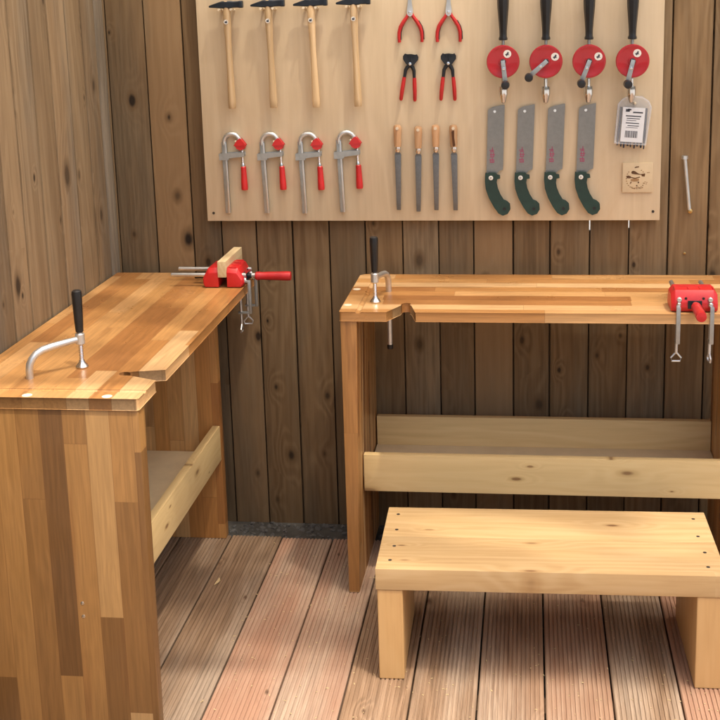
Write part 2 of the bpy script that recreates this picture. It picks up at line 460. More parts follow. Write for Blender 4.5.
XF = -.008
sfence = thing('side_fence', (XF, 0, 0), 'lighter brown knotty board fence along the left side behind the left bench', 'fence')
yj = [-.053, -.1606, -.2769, -.400, -.5113, -.633, -.7345, -.848, -.962, -1.075, -1.19, -1.30, -1.41, -1.52, -1.63, -1.74, -1.85, -1.96, -2.07]
b = MB()
for y1, y0 in zip(yj, yj[1:]):
    b.newtone(); d = rr(0, .004)
    b.box(-.02 - d, -d, y0 + rr(.003, .0055), y1 - rr(.003, .0055), -.11, 2.0, .004, 2)
b.build('plank_panel', 'fence_left', sfence)
b = MB()
for j in yj[1:-1]:
    b.newtone(); b.box(-.036, -.0225, j - .03, j + .03, -.02, 1.95)
b.build('backing_panel', 'fence_left', sfence)
b = MB(); b.box(-.05, .0035, -.0515, -.001, -.1, 2.0, .003)
b.build('corner_post', 'post', sfence)

# ------------------------------------------------------------------ cloth and poles added out of view to shade the corner
aw = thing('added_shade_cloth', (0, 0, 2.40), 'cream shade cloth added out of view over the fenced corner', 'added_shade_cloth')
rings = []
NX, NY = 24, 14
b = MB(); bm = bmesh.new(); grid = []
for i in range(NX + 1):
    x = -.75 + 4.6 * i / NX
    kx = [(-.75, -1.66), (.3, -1.46), (.72, -1.40), (1.15, -1.37), (1.6, -1.36), (2.4, -1.37), (3.85, -1.6)]
    ye = kx[-1][1]
    for (xa, ya), (xb, yb) in zip(kx, kx[1:]):
        if xa <= x <= xb: ye = ya + (yb - ya) * (x - xa) / (xb - xa)
    ye -= .012 * math.sin(x * 9)
    row = []
    for j in range(NY + 1):
        f = j / NY
        y = .30 + (ye - .30) * f
        row.append(bm.verts.new((x, y, -.05 * math.sin(PI * f) - .02 * math.sin(PI * i / 6.0) ** 2 + .10 * (1 - f))))
    grid.append(row)
for i in range(NX):
    for j in range(NY):
        bm.faces.new((grid[i][j], grid[i + 1][j], grid[i + 1][j + 1], grid[i][j + 1]))
b.take(bm); b.build('cloth', 'added_shade_cloth', aw)
for x in (-.75, 3.85):
    b = MB(); b.box(x - .03, x + .03, .26, .32, -2.50, .10); b.build('pole', 'post', aw)

# ------------------------------------------------------------------ tool board
BY = -.030
bd = thing('tool_board', (0, 0, 0), 'pale birch plywood tool board screwed to the back fence', 'tool board')
tl = at(207, 220.5, 1, BY); tr = at(660, 220.5, 1, BY)
BX0, BX1, BZ0 = tl.x + .002, tr.x - .001, .9175
b = MB(); b.box(BX0, BX1, BY, -.006, BZ0, 1.70, .0012)
b.build('plywood_panel', 'ply', bd)
for u, v in ((213.7, 213), (653, 211.5)):
    p = at(u, v, 1, BY)
    b = MB(); b.lathe([(.0038, .0), (.0038, -.0012), (.002, -.0008)], (p.x, BY, p.z), 'y', 12); b.build('screw', 'screw', bd)
def peg(u, v, r=.003, l=.03, mat='plug', name='peg', dz=0, dx=0):
    p = at(u, v, 1, BY)
    b = MB(); b.lathe([(r, -.0), (r, -l + .001), (r * .7, -l)], (p.x + dx, BY, p.z + dz), 'y', 12)
    return b.build(name, mat, bd)
S = .00273
def hang(root, u, v, u2=None, v2=None):
    """put a tool on the board; the second pixel gives the direction its local -Z points"""
    p = at(u, v, 1, BY)
    root.location = p
    if u2 is not None:
        d = at(u2, v2, 1, BY) - p
        root.rotation_euler = (0, math.atan2(-d.x, -d.z), 0)
    return root

# hammers
def make_hammer():
    h = thing('hammer', (0, 0, 0), '', 'hammer', 'hammers in a row on the tool board')
    b = MB()
    yc, rings = -.024, []
    for x, zc, hz, hy in ((-.047, -.004, .0022, .008), (-.0445, -.0036, .0032, .0085), (-.012, .000, .0095, .009), (-.008, .000, .0098, .009), (.012, .000, .0098, .009),
                          (.018, .0, .0086, .0085), (.034, .0, .0086, .0085), (.037, .0, .0096, .0092), (.0445, .0, .0096, .0092), (.046, .0, .0085, .0082)):
        c = .72
        rings.append([(x, yc + a * hy, zc + bz * hz) for a, bz in ((-1, -c), (-c, -1), (c, -1), (1, -c), (1, c), (c, 1), (-c, 1), (-1, c))])
    b.loft(rings); b.build('head', 'hammer', h)
    b = MB(); b.newtone()
    b.lathe([(.0082, .0098), (.0086, .009), (.0086, -.010), (.0103, -.018), (.0105, -.05), (.0088, -.09), (.0082, -.13), (.0090, -.18), (.0102, -.23), (.0108, -.262), (.0104, -.280), (.0094, -.282)], (0, yc, 0), 'z', 20, 1.0)
    hd = b.build('handle', 'ash', h)
    b = MB(); b.lathe([(.0062, -.0104), (.0062, -.0112)], (-.001, yc, -.046), 'y', 20); st = b.build('sticker', 'white', hd)
    b = MB(); b.lathe([(.0028, -.0113), (.0028, -.0117)], (-.0018, yc, -.0465), 'y', 12); b.box(.0008, .0024, yc - .0117, yc - .0113, -.049, -.042); b.build('mark', 'ink', st)
    return h
ham = make_hammer()
ham_lab = ['hammer with honey ash handle hanging at the far left of the four hammers', 'hammer second from the left, reddish ash handle and dark head',
           'hammer third from the left, with the palest curved handle', 'hammer nearest the red pliers, its head cut by the top of the picture']
for i, (u, v, u2, v2) in enumerate(((228.3, 4.6, 234.3, 106), (269.6, 3.4, 275.5, 105), (312.0, 2.6, 317.8, 104.5), (354.6, 1.2, 359.3, 104))):
    o = ham if i == 0 else copy_tree(ham)
    hang(o, u, v, u2, v2); o['label'] = ham_lab[i]
    for ch in o.children:
        if ch.name.startswith('handle'):
            ch.data = ch.data.copy()
            t = [(.45, .2, .1), (.28, .6, .4), (.98, .4, .8), (.62, .8, .6)][i]
            for q in ch.data.attributes['tone'].data: q.color = (*t, 1)
    for dx in (-.0175, .0155):
        p = at(u, v, 1, BY)
        b = MB(); b.tube([(p.x + dx, BY, p.z - .0155), (p.x + dx, BY - .042, p.z - .0128)], .0033); b.build('peg', 'plug', bd)

# small bar clamps
def make_clamp():
    c = thing('bar_clamp', (0, 0, 0), '', 'clamp', 'bar clamps in a row on the tool board')
    y0, y1 = -.014, -.004
    b = MB()
    b.box(-.0078, .0058, y0, y1, -.163, .040, .0012)
    rl = b.build('rail', 'steel_dull', c)
    b = MB(); b.box(.0012, .0064, y0 - .0022, y0 - .0002, -.163, .036, .0006); b.build('highlight_strip', 'steel', rl)  # brighter steel strip stands in for the highlight along the rail
    b = MB()
    pts = [(-.001, -.009, .030)] + [(.0215 - .0225 * math.cos(a), -.009, .038 + .0225 * math.sin(a)) for a in [k * PI / 12 for k in range(0, 12)]] + [(.046, -.009, .036)]
    b.tube(pts, .0068, 12); b.build('fixed_arm', 'steel', c)
    b = MB(); b.prism([(.0310, .0296), (.0339, .0345), (.0396, .0425), (.0475, .0480), (.0545, .0396), (.0612, .0300)], -.022, -.003, 'xz', .0014)
    b.prism([(.0335, .0280), (.0375, .0210), (.0457, .0172), (.0565, .0200), (.0593, .0280)], -.0205, -.004, 'xz', .0014)
    b.build('jaw_pad', 'red', c)
    b = MB(); b.prism([(-.014, -.010), (.010, -.010), (.012, -.005), (.055, -.001), (.055, .0085), (.010, .007), (-.014, .006)], -.019, -.001, 'xz', .0015)
    b.build('sliding_arm', 'steel_dull', c)
    b = MB()
    prof = []
    for k in range(22):
        z = .016 - k * .0018
        prof.append((.0042 if k % 2 else .0036, z))
    prof += [(.006, -.026), (.006, -.031)]
    b.lathe(prof, (.0495, -.010, 0), 'z', 14); b.build('spindle', 'chrome', c)
    b = MB(); b.lathe([(.0055, -.0305), (.0078, -.033), (.0080, -.045), (.0092, -.075), (.0097, -.092), (.0090, -.0975), (.004, -.098)], (.0505, -.010, 0), 'z', 12)
    hd = b.build('handle', 'red', c)
    return c
cl = make_clamp()
cl_lab = ['red handled bar clamp, leftmost of its row near the lower corner screw', 'red handled bar clamp, second from the left under the second hammer',
          'red handled bar clamp, third from the left under the palest hammer', 'red handled bar clamp at the right end of its row, beside the files']
for i, (u, v, u2, v2) in enumerate(((226.0, 155.3, 229.7, 215), (264, 155.3, 268.5, 215), (302, 155.3, 306, 215), (340.3, 153.8, 344, 215))):
    o = cl if i == 0 else copy_tree(cl)
    hang(o, u, v, u2, v2); o['label'] = cl_lab[i]
    peg(u + 11, v - 14.5, .0028, .02)

# pliers
def make_pliers():
    c = thing('pliers', (0, 0, 0), '', 'pliers', 'red handled pliers on the tool board')
    b = MB()
    b.prism([(-.0068, -.006), (-.001, -.010), (.001, -.010), (.0068, -.006), (.0075, .006), (.0052, .022), (.0030, .048), (.0008, .050), (.0004, .020), (-.0004, .020), (-.0008, .050), (-.0030, .048), (-.0052, .022), (-.0075, .006)], -.012, -.003, 'xz', .001)
    b.build('jaws', 'steel', c)
    b = MB(); b.lathe([(.0040, -.0118), (.0040, -.0135), (.002, -.0142)], (0, 0, 0), 'y', 14); b.build('pivot', 'chrome', c)
    for sgn in (-1, 1):
        pts = [(.004 * sgn, -.0075, -.002), (.009 * sgn, -.0075, -.012), (.018 * sgn, -.0075, -.024), (.0265 * sgn, -.0075, -.038), (.0305 * sgn, -.0075, -.052), (.0312 * sgn, -.0075, -.066), (.0305 * sgn, -.0075, -.079)]
        b = MB(); b.tube(pts, [.0038, .0046, .0054, .0056, .0052, .0049, .0044], 10, 1.1); hd = b.build('handle', 'redgrip', c)
        pts = [(.0125 * sgn, -.0075, -.022), (.0218 * sgn, -.0075, -.038), (.0262 * sgn, -.0075, -.053), (.0270 * sgn, -.0075, -.072)] if sgn < 0 else \
              [(.0228 * sgn, -.0075, -.022), (.0315 * sgn, -.0075, -.037), (.0355 * sgn, -.0075, -.052), (.0360 * sgn, -.0075, -.072)]
        b = MB(); b.tube(pts, .0018, 8, 1.5); b.build('inlay', 'black', hd)
    return c
pl = make_pliers()
for i, (u, v) in enumerate(((410.3, 12.5), (448.8, 12.0))):
    o = pl if i == 0 else copy_tree(pl)
    hang(o, u, v, u + (.9 if i == 0 else .2), v + 40)
    o['label'] = ['pair of pliers with open red handles, left one beside the hammers', 'pair of pliers with open red handles, right one beside the hand drills'][i]
    peg(u, v - 0, .0025, .003)

# pincers
def make_pincers():
    c = thing('pincers', (0, 0, 0), '', 'pincers', 'carpenter pincers on the tool board')
    for sgn in (-1, 1):
        b = MB()
        b.prism([(.0006 * sgn, -.004), (.010 * sgn, -.001), (.0185 * sgn, .011), (.0190 * sgn, .018), (.0155 * sgn, .0235), (.0125 * sgn, .0225), (.0110 * sgn, .016), (.0050 * sgn, .0135), (.0006 * sgn, .0155)] if True else [], -.017, -.003, 'xz', .0016)
        b.prism([(.001 * sgn, .0155), (.005 * sgn, .0138), (.0108 * sgn, .0162), (.0125 * sgn, .0228), (.001 * sgn, .0242)], -.0125, -.006, 'xz', .0008)
        b.tube([(-.002 * sgn, -.010, .000), (.007 * sgn, -.010, -.010), (.0115 * sgn, -.010, -.019), (.0128 * sgn, -.010, -.032), (.0140 * sgn, -.010, -.044)], [.0055, .0056, .005, .0044, .004], 10)
        arm = b.build('jaw', 'blackmetal', c)
        b = MB(); b.tube([(.0138 * sgn, -.010, -.038), (.0155 * sgn, -.010, -.055), (.0175 * sgn, -.010, -.075), (.0190 * sgn, -.010, -.098), (.0192 * sgn, -.010, -.102)], [.0050, .0056, .0055, .0050, .003], 10)
        b.build('handle', 'redgrip', c)
    b = MB(); b.lathe([(.0042, -.0160), (.0042, -.0178), (.002, -.0185)], (0, 0, -.001), 'y', 14); b.build('pivot', 'chrome', c)
    return c
pc = make_pincers()
for i, (u, v, u2) in enumerate(((410.6, 63.2, 408.3), (448.6, 62.6, 448.2))):
    o = pc if i == 0 else copy_tree(pc)
    hang(o, u, v, u2, v + 36)
    o['label'] = ['black headed pincers with red grips, below the left pliers', 'black headed pincers with red grips, below the right pliers'][i]

# hand drills
def make_drill(ang):
    c = thing('hand_drill', (0, 0, 0), '', 'hand drill', 'hand drills in a row on the tool board')
    yc = -.026
    b = MB(); b.lathe([(.0042, .100), (.0042, -.060)], (0, yc, 0), 'z', 14)
    b.box(-.008, .008, yc - .006, yc + .006, -.035, .035, .002); b.build('frame', 'steel_dull', c)
    b = MB(); b.lathe([(.0085, .0555), (.0115, .0565), (.0118, .061), (.0098, .066), (.0100, .080), (.0118, .105), (.0148, .140), (.0155, .158), (.0150, .172), (.0125, .182), (.006, .187)], (0, yc, 0), 'z', 8)
    hd = b.build('handle', 'black', c)
    b = MB(); b.lathe([(.0128, .180), (.0110, .188), (.005, .191)], (0, yc, 0), 'z', 16); b.build('end_cap', 'redgrip', hd)
    b = MB(); b.lathe([(.0395, -.038), (.0430, -.039), (.0440, -.042), (.0440, -.047), (.0428, -.0492), (.0405, -.0498), (.0375, -.0488), (.012, -.0488), (.011, -.0505), (.0, -.0505)], (0, 0, 0), 'y', 56)
    wh = b.build('gear_wheel', 'red_paint', c)
    b = MB()
    for k in range(60):
        a = 2 * PI * k / 60
        x, z = math.cos(a) * .0405, math.sin(a) * .0405
        b.lathe([(.0013, -.0335), (.0013, -.0385)], (x, 0, z), 'y', 5)
    b.lathe([(.038, -.034), (.042, -.0345), (.042, -.038)], (0, 0, 0), 'y', 40)
    b.build('gear_teeth', 'steel_dull', wh)
    b = MB(); b.lathe([(.0075, -.0488), (.0075, -.0550), (.0055, -.0575), (.001, -.058)], (0, 0, 0), 'y', 18); b.build('hub', 'blackmetal', wh)
    sx, sz = .0115, .0205
    if ang > .3: sx, sz = .024, .0125
    b = MB(); b.lathe([(.0105, -.0489), (.0105, -.0496)], (sx, 0, sz), 'y', 24); st = b.build('sticker', 'white', wh)
    b = MB(); b.prism([(sx - .006, sz - .001), (sx - .002, sz + .001), (sx + .001, sz + .006), (sx + .004, sz + .004), (sx + .003, sz - .001), (sx + .006, sz - .003), (sx + .001, sz - .003), (sx - .002, sz - .006)], -.0499, -.0496, 'xz'); b.build('mark', 'ink', st)
    d = Vector((-math.sin(ang), 0, -math.cos(ang))); n = Vector((math.cos(ang), 0, -math.sin(ang)))
    L = .0655
    b = MB()
    q = [d * -.004 - n * .0055, d * -.004 + n * .0055, d * L + n * .0068, d * L - n * .0068]
    b.hexa([(v.x, -.0605, v.z) for v in q] + [(v.x, -.0560, v.z) for v in q], .0008)
    e = d * .018
    ck = b.build('crank', 'steel_dull', c)
    b = MB(); b.lathe([(.0036, -.0605), (.0036, -.0625), (.0015, -.063)], (e.x, 0, e.z), 'y', 12); b.build('rivet', 'chrome', ck)
    e = d * (L - .006)
    b = MB(); b.lathe([(.0050, -.0600), (.0095, -.062), (.0112, -.067), (.0104, -.082), (.0112, -.095), (.0100, -.1005), (.004, -.102)], (e.x, 0, e.z), 'y', 20); b.build('knob', 'black', ck)
    b = MB(); b.lathe([(.0055, -.047), (.0055, -.066), (.0118, -.067), (.0124, -.074), (.0124, -.086), (.0112, -.092), (.0060, -.110), (.0030, -.112)], (0, yc, 0), 'z', 18); b.build('chuck', 'chrome', c)
    return c
dr_lab = ['red hand drill at the left end of its row, crank pointing almost straight down', 'red hand drill second from the left with its crank swung far out to the left',
          'red hand drill third from the left, crank slanting slightly left', 'red hand drill at the right end, directly above the pouch of drill bits']
for i, (u, v, ku, kv) in enumerate(((503.4, 60.7, 505.9, 83), (545.7, 60.5, 528.3, 75.5), (588.3, 60.2, 580.6, 80.6), (631.2, 60.0, 625.8, 82.4))):
    a = math.atan2(-(ku - u), kv - v)
    o = make_drill(a)
    hang(o, u, v); o['label'] = dr_lab[i]
    p = at(u, v, 1, BY)
    b = MB(); b.lathe([(.003, 0), (.003, -.020)], (p.x, BY, p.z + .051), 'y', 10); b.build('peg', 'steel_dull', bd)

# files
def make_file(handle_mat='file_handle'):
    c = thing('file', (0, 0, 0), '', 'file', 'hand files in a row on the tool board')
    yc = -.012
    b = MB(); b.newtone(); b.lathe([(.004, .030), (.0085, .0285), (.0108, .023), (.0112, .012), (.0098, -.006), (.0100, -.020), (.0084, -.033)], (0, yc, 0), 'z', 18); b.build('handle', handle_mat, c)
    b = MB(); b.lathe([(.0086, -.031), (.0088, -.040), (.0062, -.046), (.0045, -.047)], (0, yc, 0), 'z', 18); b.build('ferrule', 'chrome', c)
    b = MB(); b.hexa([(-.0058, yc - .002, -.208), (.0058, yc - .002, -.208), (.0058, yc + .002, -.208), (-.0058, yc + .002, -.208),
                      (-.0088, yc - .003, -.052), (.0088, yc - .003, -.052), (.0088, yc + .003, -.052), (-.0088, yc + .003, -.052)], .0006)
    b.prism([(-.0088, -.0515), (-.004, -.044), (.004, -.044), (.0088, -.0515)], yc - .0025, yc + .0025, 'xz'); b.build('blade', 'file', c)
    b = MB(); b.lathe([(.0042, .0), (.0042, -.003)], (0, yc - .0098, .0205), 'y', 12); b.build('nail', 'plug', c)
    return c
fl_lab = ['steel file with pale wooden handle, leftmost of the four files', 'steel file second from the left, hanging a little lower than its neighbours',
          'steel file third from the left, with the lightest smooth handle', 'steel file at the right end, its brown handle carved and half dark']
for i, (u, v, u2, v2) in enumerate(((398.0, 135.0, 399.4, 210), (418.6, 136.5, 419.0, 211), (436.0, 135.0, 436.8, 210), (453.8, 135.0, 455.9, 210))):
    o = make_file()
    hang(o, u, v, u2, v2); o['label'] = fl_lab[i]
    for ch in o.children:
        if ch.name.startswith('handle'):
            t = [(.6, .2, .2), (.45, .5, .1), (.95, .7, .3), (.05, .9, .9)][i]
            for q in ch.data.attributes['tone'].data: q.color = (*t, 1)
            if i == 3:
                b = MB(); b.prism([(-.004, .012), (.002, .014), (.0015, -.004), (.004, -.026), (-.001, -.028), (-.003, -.008)], -.0236, -.020, 'xz', .0008)
                b.build('groove', 'char', ch)

# saws
def make_saw():
    c = thing('pull_saw', (0, 0, 0), '', 'saw', 'pull saws in a row on the tool board')
    def q(u, v): return ((u - 496.0) * S, -(v - 108) * S)
    b = MB()
    poly = [q(488.0, 110.5), q(488.8, 109.0), q(493.0, 106.8), q(504.3, 104.2), q(504.7, 105), q(503.6, 169.5), q(500, 171), q(497.5, 173.5), q(487.0, 173.5)]
    b.prism(poly, -.0072, -.0060, 'xz', 0)
    bl = b.build('blade', 'blade', c)
    b = MB()
    x0, z0 = q(492.5, 156)
    for dx, dz, w, h in ((-.001, .016, .012, .0012), (.001, .019, .0012, .010), (.0, .012, .010, .0012), (.001, .004, .013, .0013), (-.003, .003, .0012, .012), (.004, .004, .0012, .011), (.0, -.002, .010, .0012),
                         (-.001, -.010, .012, .0013), (.001, -.011, .0012, .013), (-.004, -.013, .0012, .008), (.005, -.014, .0012, .007), (.0, -.017, .011, .0013)):
        b.box(x0 + dx - w / 2 - .0004, x0 + dx + w / 2 + .0004, -.0076, -.0072, z0 + dz - h / 2 - .0005, z0 + dz + h / 2 + .0005)
    b.build('red_script', 'magenta', bl)
    b = MB()
    hp = [(486.6, 174.0), (490, 172.8), (496.0, 173.0), (497.0, 175.6), (499.8, 176.0), (500.0, 177.6), (497.2, 178.2), (496.6, 183), (497.8, 189), (500.5, 195.5), (504.0, 201.0), (507.5, 202.5), (510.2, 205.0), (510.6, 209.5), (508.2, 213.6), (504.0, 215.2), (500.0, 213.2), (495.5, 207), (490.5, 198.0), (487.3, 189), (486.4, 181)]
    b.prism([q(*w) for w in hp], -.018, -.001, 'xz', .0035, 3, 20)
    hd = b.build('handle', 'green', c)
    x, z = q(491.6, 177.6)
    b = MB(); b.lathe([(.0062, -.018), (.0062, -.0190), (.005, -.0195)], (x, 0, z), 'y', 18); st = b.build('screw_cap', 'white', hd)
    b = MB(); b.box(x - .0022, x - .0010, -.0198, -.0195, z - .003, z + .003); b.box(x + .0008, x + .002, -.0198, -.0195, z - .002, z + .003); b.build('mark', 'ink', st)
    x, z = q(505.5, 209.0)
    b = MB(); b.lathe([(.0045, -.0178), (.0045, -.0186), (.003, -.0184)], (x, 0, z), 'y', 14); b.build('rivet', 'black', hd)
    x, z = q(494.8, 111.3)
    b = MB(); b.lathe([(.0038, -.0073), (.0038, -.0079), (.0032, -.0079)], (x, 0, z), 'y', 14); b.build('nail', 'chrome', c)
    return c
sw = make_saw()
sw_lab = ['pull saw with dark green curved handle, leftmost saw beside the files', 'pull saw with green curved handle, second from the left under the second drill',
          'pull saw with green curved handle, third from the left', 'pull saw with green curved handle, rightmost saw nearest the square plaque']
for i, (u, v, u2, v2) in enumerate(((496.0, 108, 495.5, 170), (526.0, 107.6, 525.0, 170), (556.2, 107, 554.7, 170), (587.0, 106.5, 585.3, 170))):
    o = sw if i == 0 else copy_tree(sw)
    hang(o, u, v, u2, v2); o['label'] = sw_lab[i]

# pouch of drill bits
pk = thing('drill_bit_pouch', (0, 0, 0), 'clear plastic pouch of dark drill bits with a white barcode label', 'pouch')
hang(pk, 632.5, 122, 630.2, 147)
b = MB()
out = [(-.041, -.055), (.036, -.055), (.042, .043), (.035, .057), (.018, .067), (-.014, .067), (-.030, .059), (-.040, .046)]
b.prism(out, -.021, -.003, 'xz', .004, 3); b.build('bag', 'pouch', pk)
for k in range(9):
    x = -.034 + k * .0083 + (.001 if k % 2 else 0)
    r = .0026 + .0004 * (k % 4)
    b = MB(); b.tube([(x, -.012, .040), (x + .001 * (k - 4) * .4, -.012, -.040), (x + .001 * (k - 4) * .6, -.012, -.064 - .003 * (k % 3))], [r * 1.2, r * 1.2, r * .6], 8); b.build('drill_bit', 'bits', pk)
b = MB(); b.box(-.0300, .0290, -.0222, -.0214, -.052, .041); lb = b.build('label_card', 'label', pk)
b = MB()
for x0, x1, z0, z1 in ((-.017, -.009, .029, .036), (-.013, -.006, .033, .037), (-.002, .018, .0265, .030), (-.016, .015, .0165, .0195), (-.014, .013, .0105, .0125), (-.015, .012, -.002, .0003), (-.011, .012, -.0088, -.0068), (-.014, .006, .0055, .0068), (-.014, .010, -.0135, -.0125)):
    b.box(x0 * 1.3, x1 * 1.3, -.0226, -.0222, z0, z1)
x = -.019
while x < .015:
    w = random.choice((.0008, .0014, .0022)); b.box(x, x + w, -.0226, -.0222, -.040, -.0215); x += w + random.choice((.0009, .0014))
b.build('print', 'ink', lb)
b = MB(); p = at(634.4, 102.5, 1, BY); b.lathe([(.0035, 0), (.0035, -.028), (.002, -.029)], (p.x, BY, p.z), 'y', 12); b.build('hook', 'plug', bd)

# square plaque with a burnt emblem
pq = thing('square_plaque', (0, 0, 0), 'small square wooden plaque with a burnt round emblem, low on the tool board', 'plaque')
hang(pq, 637.4, 177.3)
b = MB(); b.box(-.0405, .0405, -.0062, -.0002, -.0405, .0405, .0008); pn = b.build('panel', 'plaque', pq)
K = .0814 / 440.0
def e(u, v): return ((u - 365) * K, -(v - 315) * K)
b = MB()
b.prism([e(*w) for w in ((272, 235), (280, 220), (300, 213), (325, 218), (345, 232), (370, 250), (400, 262), (430, 260), (470, 252), (474, 275), (440, 275), (400, 272), (350, 266), (310, 262), (280, 256))], -.0066, -.0062, 'xz')
b.prism([e(*w) for w in ((205, 290), (230, 282), (262, 292), (272, 305), (330, 318), (395, 300), (400, 312), (335, 330), (270, 318), (250, 325), (208, 322))], -.0066, -.0062, 'xz')
b.prism([e(*w) for w in ((420, 272), (470, 278), (468, 298), (425, 295))], -.0066, -.0062, 'xz')
b.prism([e(*w) for w in ((320, 160), (345, 150), (380, 146), (384, 160), (350, 166), (322, 172))], -.0066, -.0062, 'xz')
b.prism([e(*w) for w in ((255, 405), (262, 380), (280, 372), (275, 398))], -.0066, -.0062, 'xz')
b.prism([e(*w) for w in ((365, 395), (372, 370), (390, 378), (385, 400))], -.0066, -.0062, 'xz')
b.prism([e(*w) for w in ((345, 425), (362, 422), (366, 440), (348, 444))], -.0066, -.0062, 'xz')
b.build('emblem', 'burn', pn)
b = MB()
b.prism([e(*w) for w in ((262, 340), (300, 328), (380, 330), (390, 352), (360, 372), (300, 374), (268, 362))], -.0065, -.0062, 'xz')
for k in range(26):
    a = 2 * PI * k / 26
    if 1.05 < a < 2.2 or (5.9 < a or a < .35): continue
    u, v = 340 + 138 * math.cos(a), 330 - 150 * math.sin(a)
    b.prism([e(u - 9, v - 6), e(u + 9, v - 6), e(u + 9, v + 6), e(u - 9, v + 6)], -.0065, -.0062, 'xz')
for k in range(8):
    u = 285 + 22 * k; v = 470 + 10 * math.sin(k * 1.3) - abs(k - 3.5) * 3
    b.prism([e(u - 7, v - 10), e(u + 6, v - 10), e(u + 6, v + 9), e(u - 7, v + 9)], -.0065, -.0062, 'xz')
for u, v in ((510, 242), (530, 240), (450, 395), (475, 380), (500, 385), (490, 410), (440, 430)):
    b.prism([e(u - 9, v - 5), e(u + 9, v - 5), e(u + 9, v + 4), e(u - 9, v + 4)], -.0065, -.0062, 'xz')
b.build('emblem_lettering', 'burn2', pn)

# steel rod hanging on the fence
rd = thing('steel_rod', (0, 0, 0), 'thin bright steel rod hanging on the fence to the right of the tool board', 'rod')
p = at(684.4, 156.7, 1, 0); p2 = at(688.9, 209, 1, 0)
rd.location = p
dd = p2 - p
b = MB(); b.tube([(0, -.010, 0), (dd.x, -.009, dd.z)], .0052, 14); b.build('shaft', 'steel', rd)
b = MB(); b.lathe([(.0085, .004), (.0088, -.005), (.006, -.006)], (0, -.010, 0), 'z', 6); b.build('head', 'steel', rd)
b = MB(); b.lathe([(.006, 0), (.0062, -.012), (.003, -.014)], (dd.x + .002, -.001, dd.z - .004), 'y', 12); b.build('hook', 'brass', rd)

# ------------------------------------------------------------------ workbenches
H, W, L, T, Q = .7653, .412, 1.1026, .0245, .100
def make_bench(label):
    r = thing('workbench', (0, 0, 0), label, 'workbench', 'two glued beech workbenches')
    notch = [(.1175, 0), (.147, .064), (.1478, .076)]
    for k in range(9):
        a = PI * 1.05 - k * PI * 1.25 / 8
        notch.append((.161 + .0135 * math.cos(a), .080 + .0135 * math.sin(a)))
    notch += [(.1765, .066), (.192, 0)]
    poly = [(.004, 0)] + notch + [(L - .004, 0), (L, .004), (L, W - .004), (L - .004, W), (.012, W), (0, W - .012), (0, .004)]
    b = MB(); b.prism(poly, H - T, H, 'xy', .0012, 2, 40)
    top = b.build('top', 'block_top', r, 30)
    c = MB(); c.tube([(.0475, -.05, H + .0035), (.0475, W + .05, H + .0035)], .008, 24)
    boolean(top, c.build('cutter', 'char'))
    for v in (.0675, .235):
        for u in (.012, L - .012):
            b = MB(); b.lathe([(.0105, -.004), (.0105, .0006), (.0098, .0009)], (u, v, H), 'z', 20); b.build('dowel_plug', 'plug', top)
    b = MB(); b.hexa([(.002, .0015, 0), (.030, .0015, 0), (.033, W, 0), (.002, W, 0), (.0015, .0015, H - T), (.043, .0015, H - T), (.036, W, H - T), (.0015, W, H - T)], .002)
    b.build('leg', 'block_leg', r)
    b = MB(); b.box(.980, 1.013, Q, W, 0, H - T, .002); b.build('leg', 'block_leg2', r)
    b = MB(); b.box(.0365, .979, Q, Q + .022, .244, .347, .0025); b.build('front_rail', 'rail', r)
    b = MB(); b.newtone((.95, .37, .6)); b.box(.0375, .979, W - .030, W - .008, .23, .353, .0025); b.build('back_rail', 'rail', r)
    b = MB(); b.box(.0370, .979, Q + .0225, W - .0305, .250, .268, .001); b.build('shelf', 'shelf', r)
    # two screws low on the end panel
    for z in (.285, .315):
        b = MB(); b.lathe([(.004, .002), (.004, -.0008), (.002, -.0012)], (.002, .150, z), 'x', 10); b.build('screw', 'chrome', r)
    return r
rb = make_bench('wooden workbench standing along the back fence under the tool board')
rb.location = (.7114, -.452, 0)
lb_ = copy_tree(rb)
lb_.location = (.4087, -1.1326, 0); lb_.rotation_euler = (0, 0, PI / 2)
lb_['label'] = 'wooden workbench along the left side fence with its striped end panel facing the viewer'
for ch in lb_.children:            # the second bench is glued from other staves
    if ch.name.startswith('leg') or ch.name.startswith('top'):
        ch.data = ch.data.copy()
        if ch.data.materials[0].name == M['block_leg'].name: ch.data.materials[0] = M['block_panel']
M['block_top2'] = block('glued_beech_top_left', 'X', 0, .047, .50, TOPC, .34, 5.83)
for ch in lb_.children:
    if ch.name.startswith('top'): ch.data.materials[0] = M['block_top2']

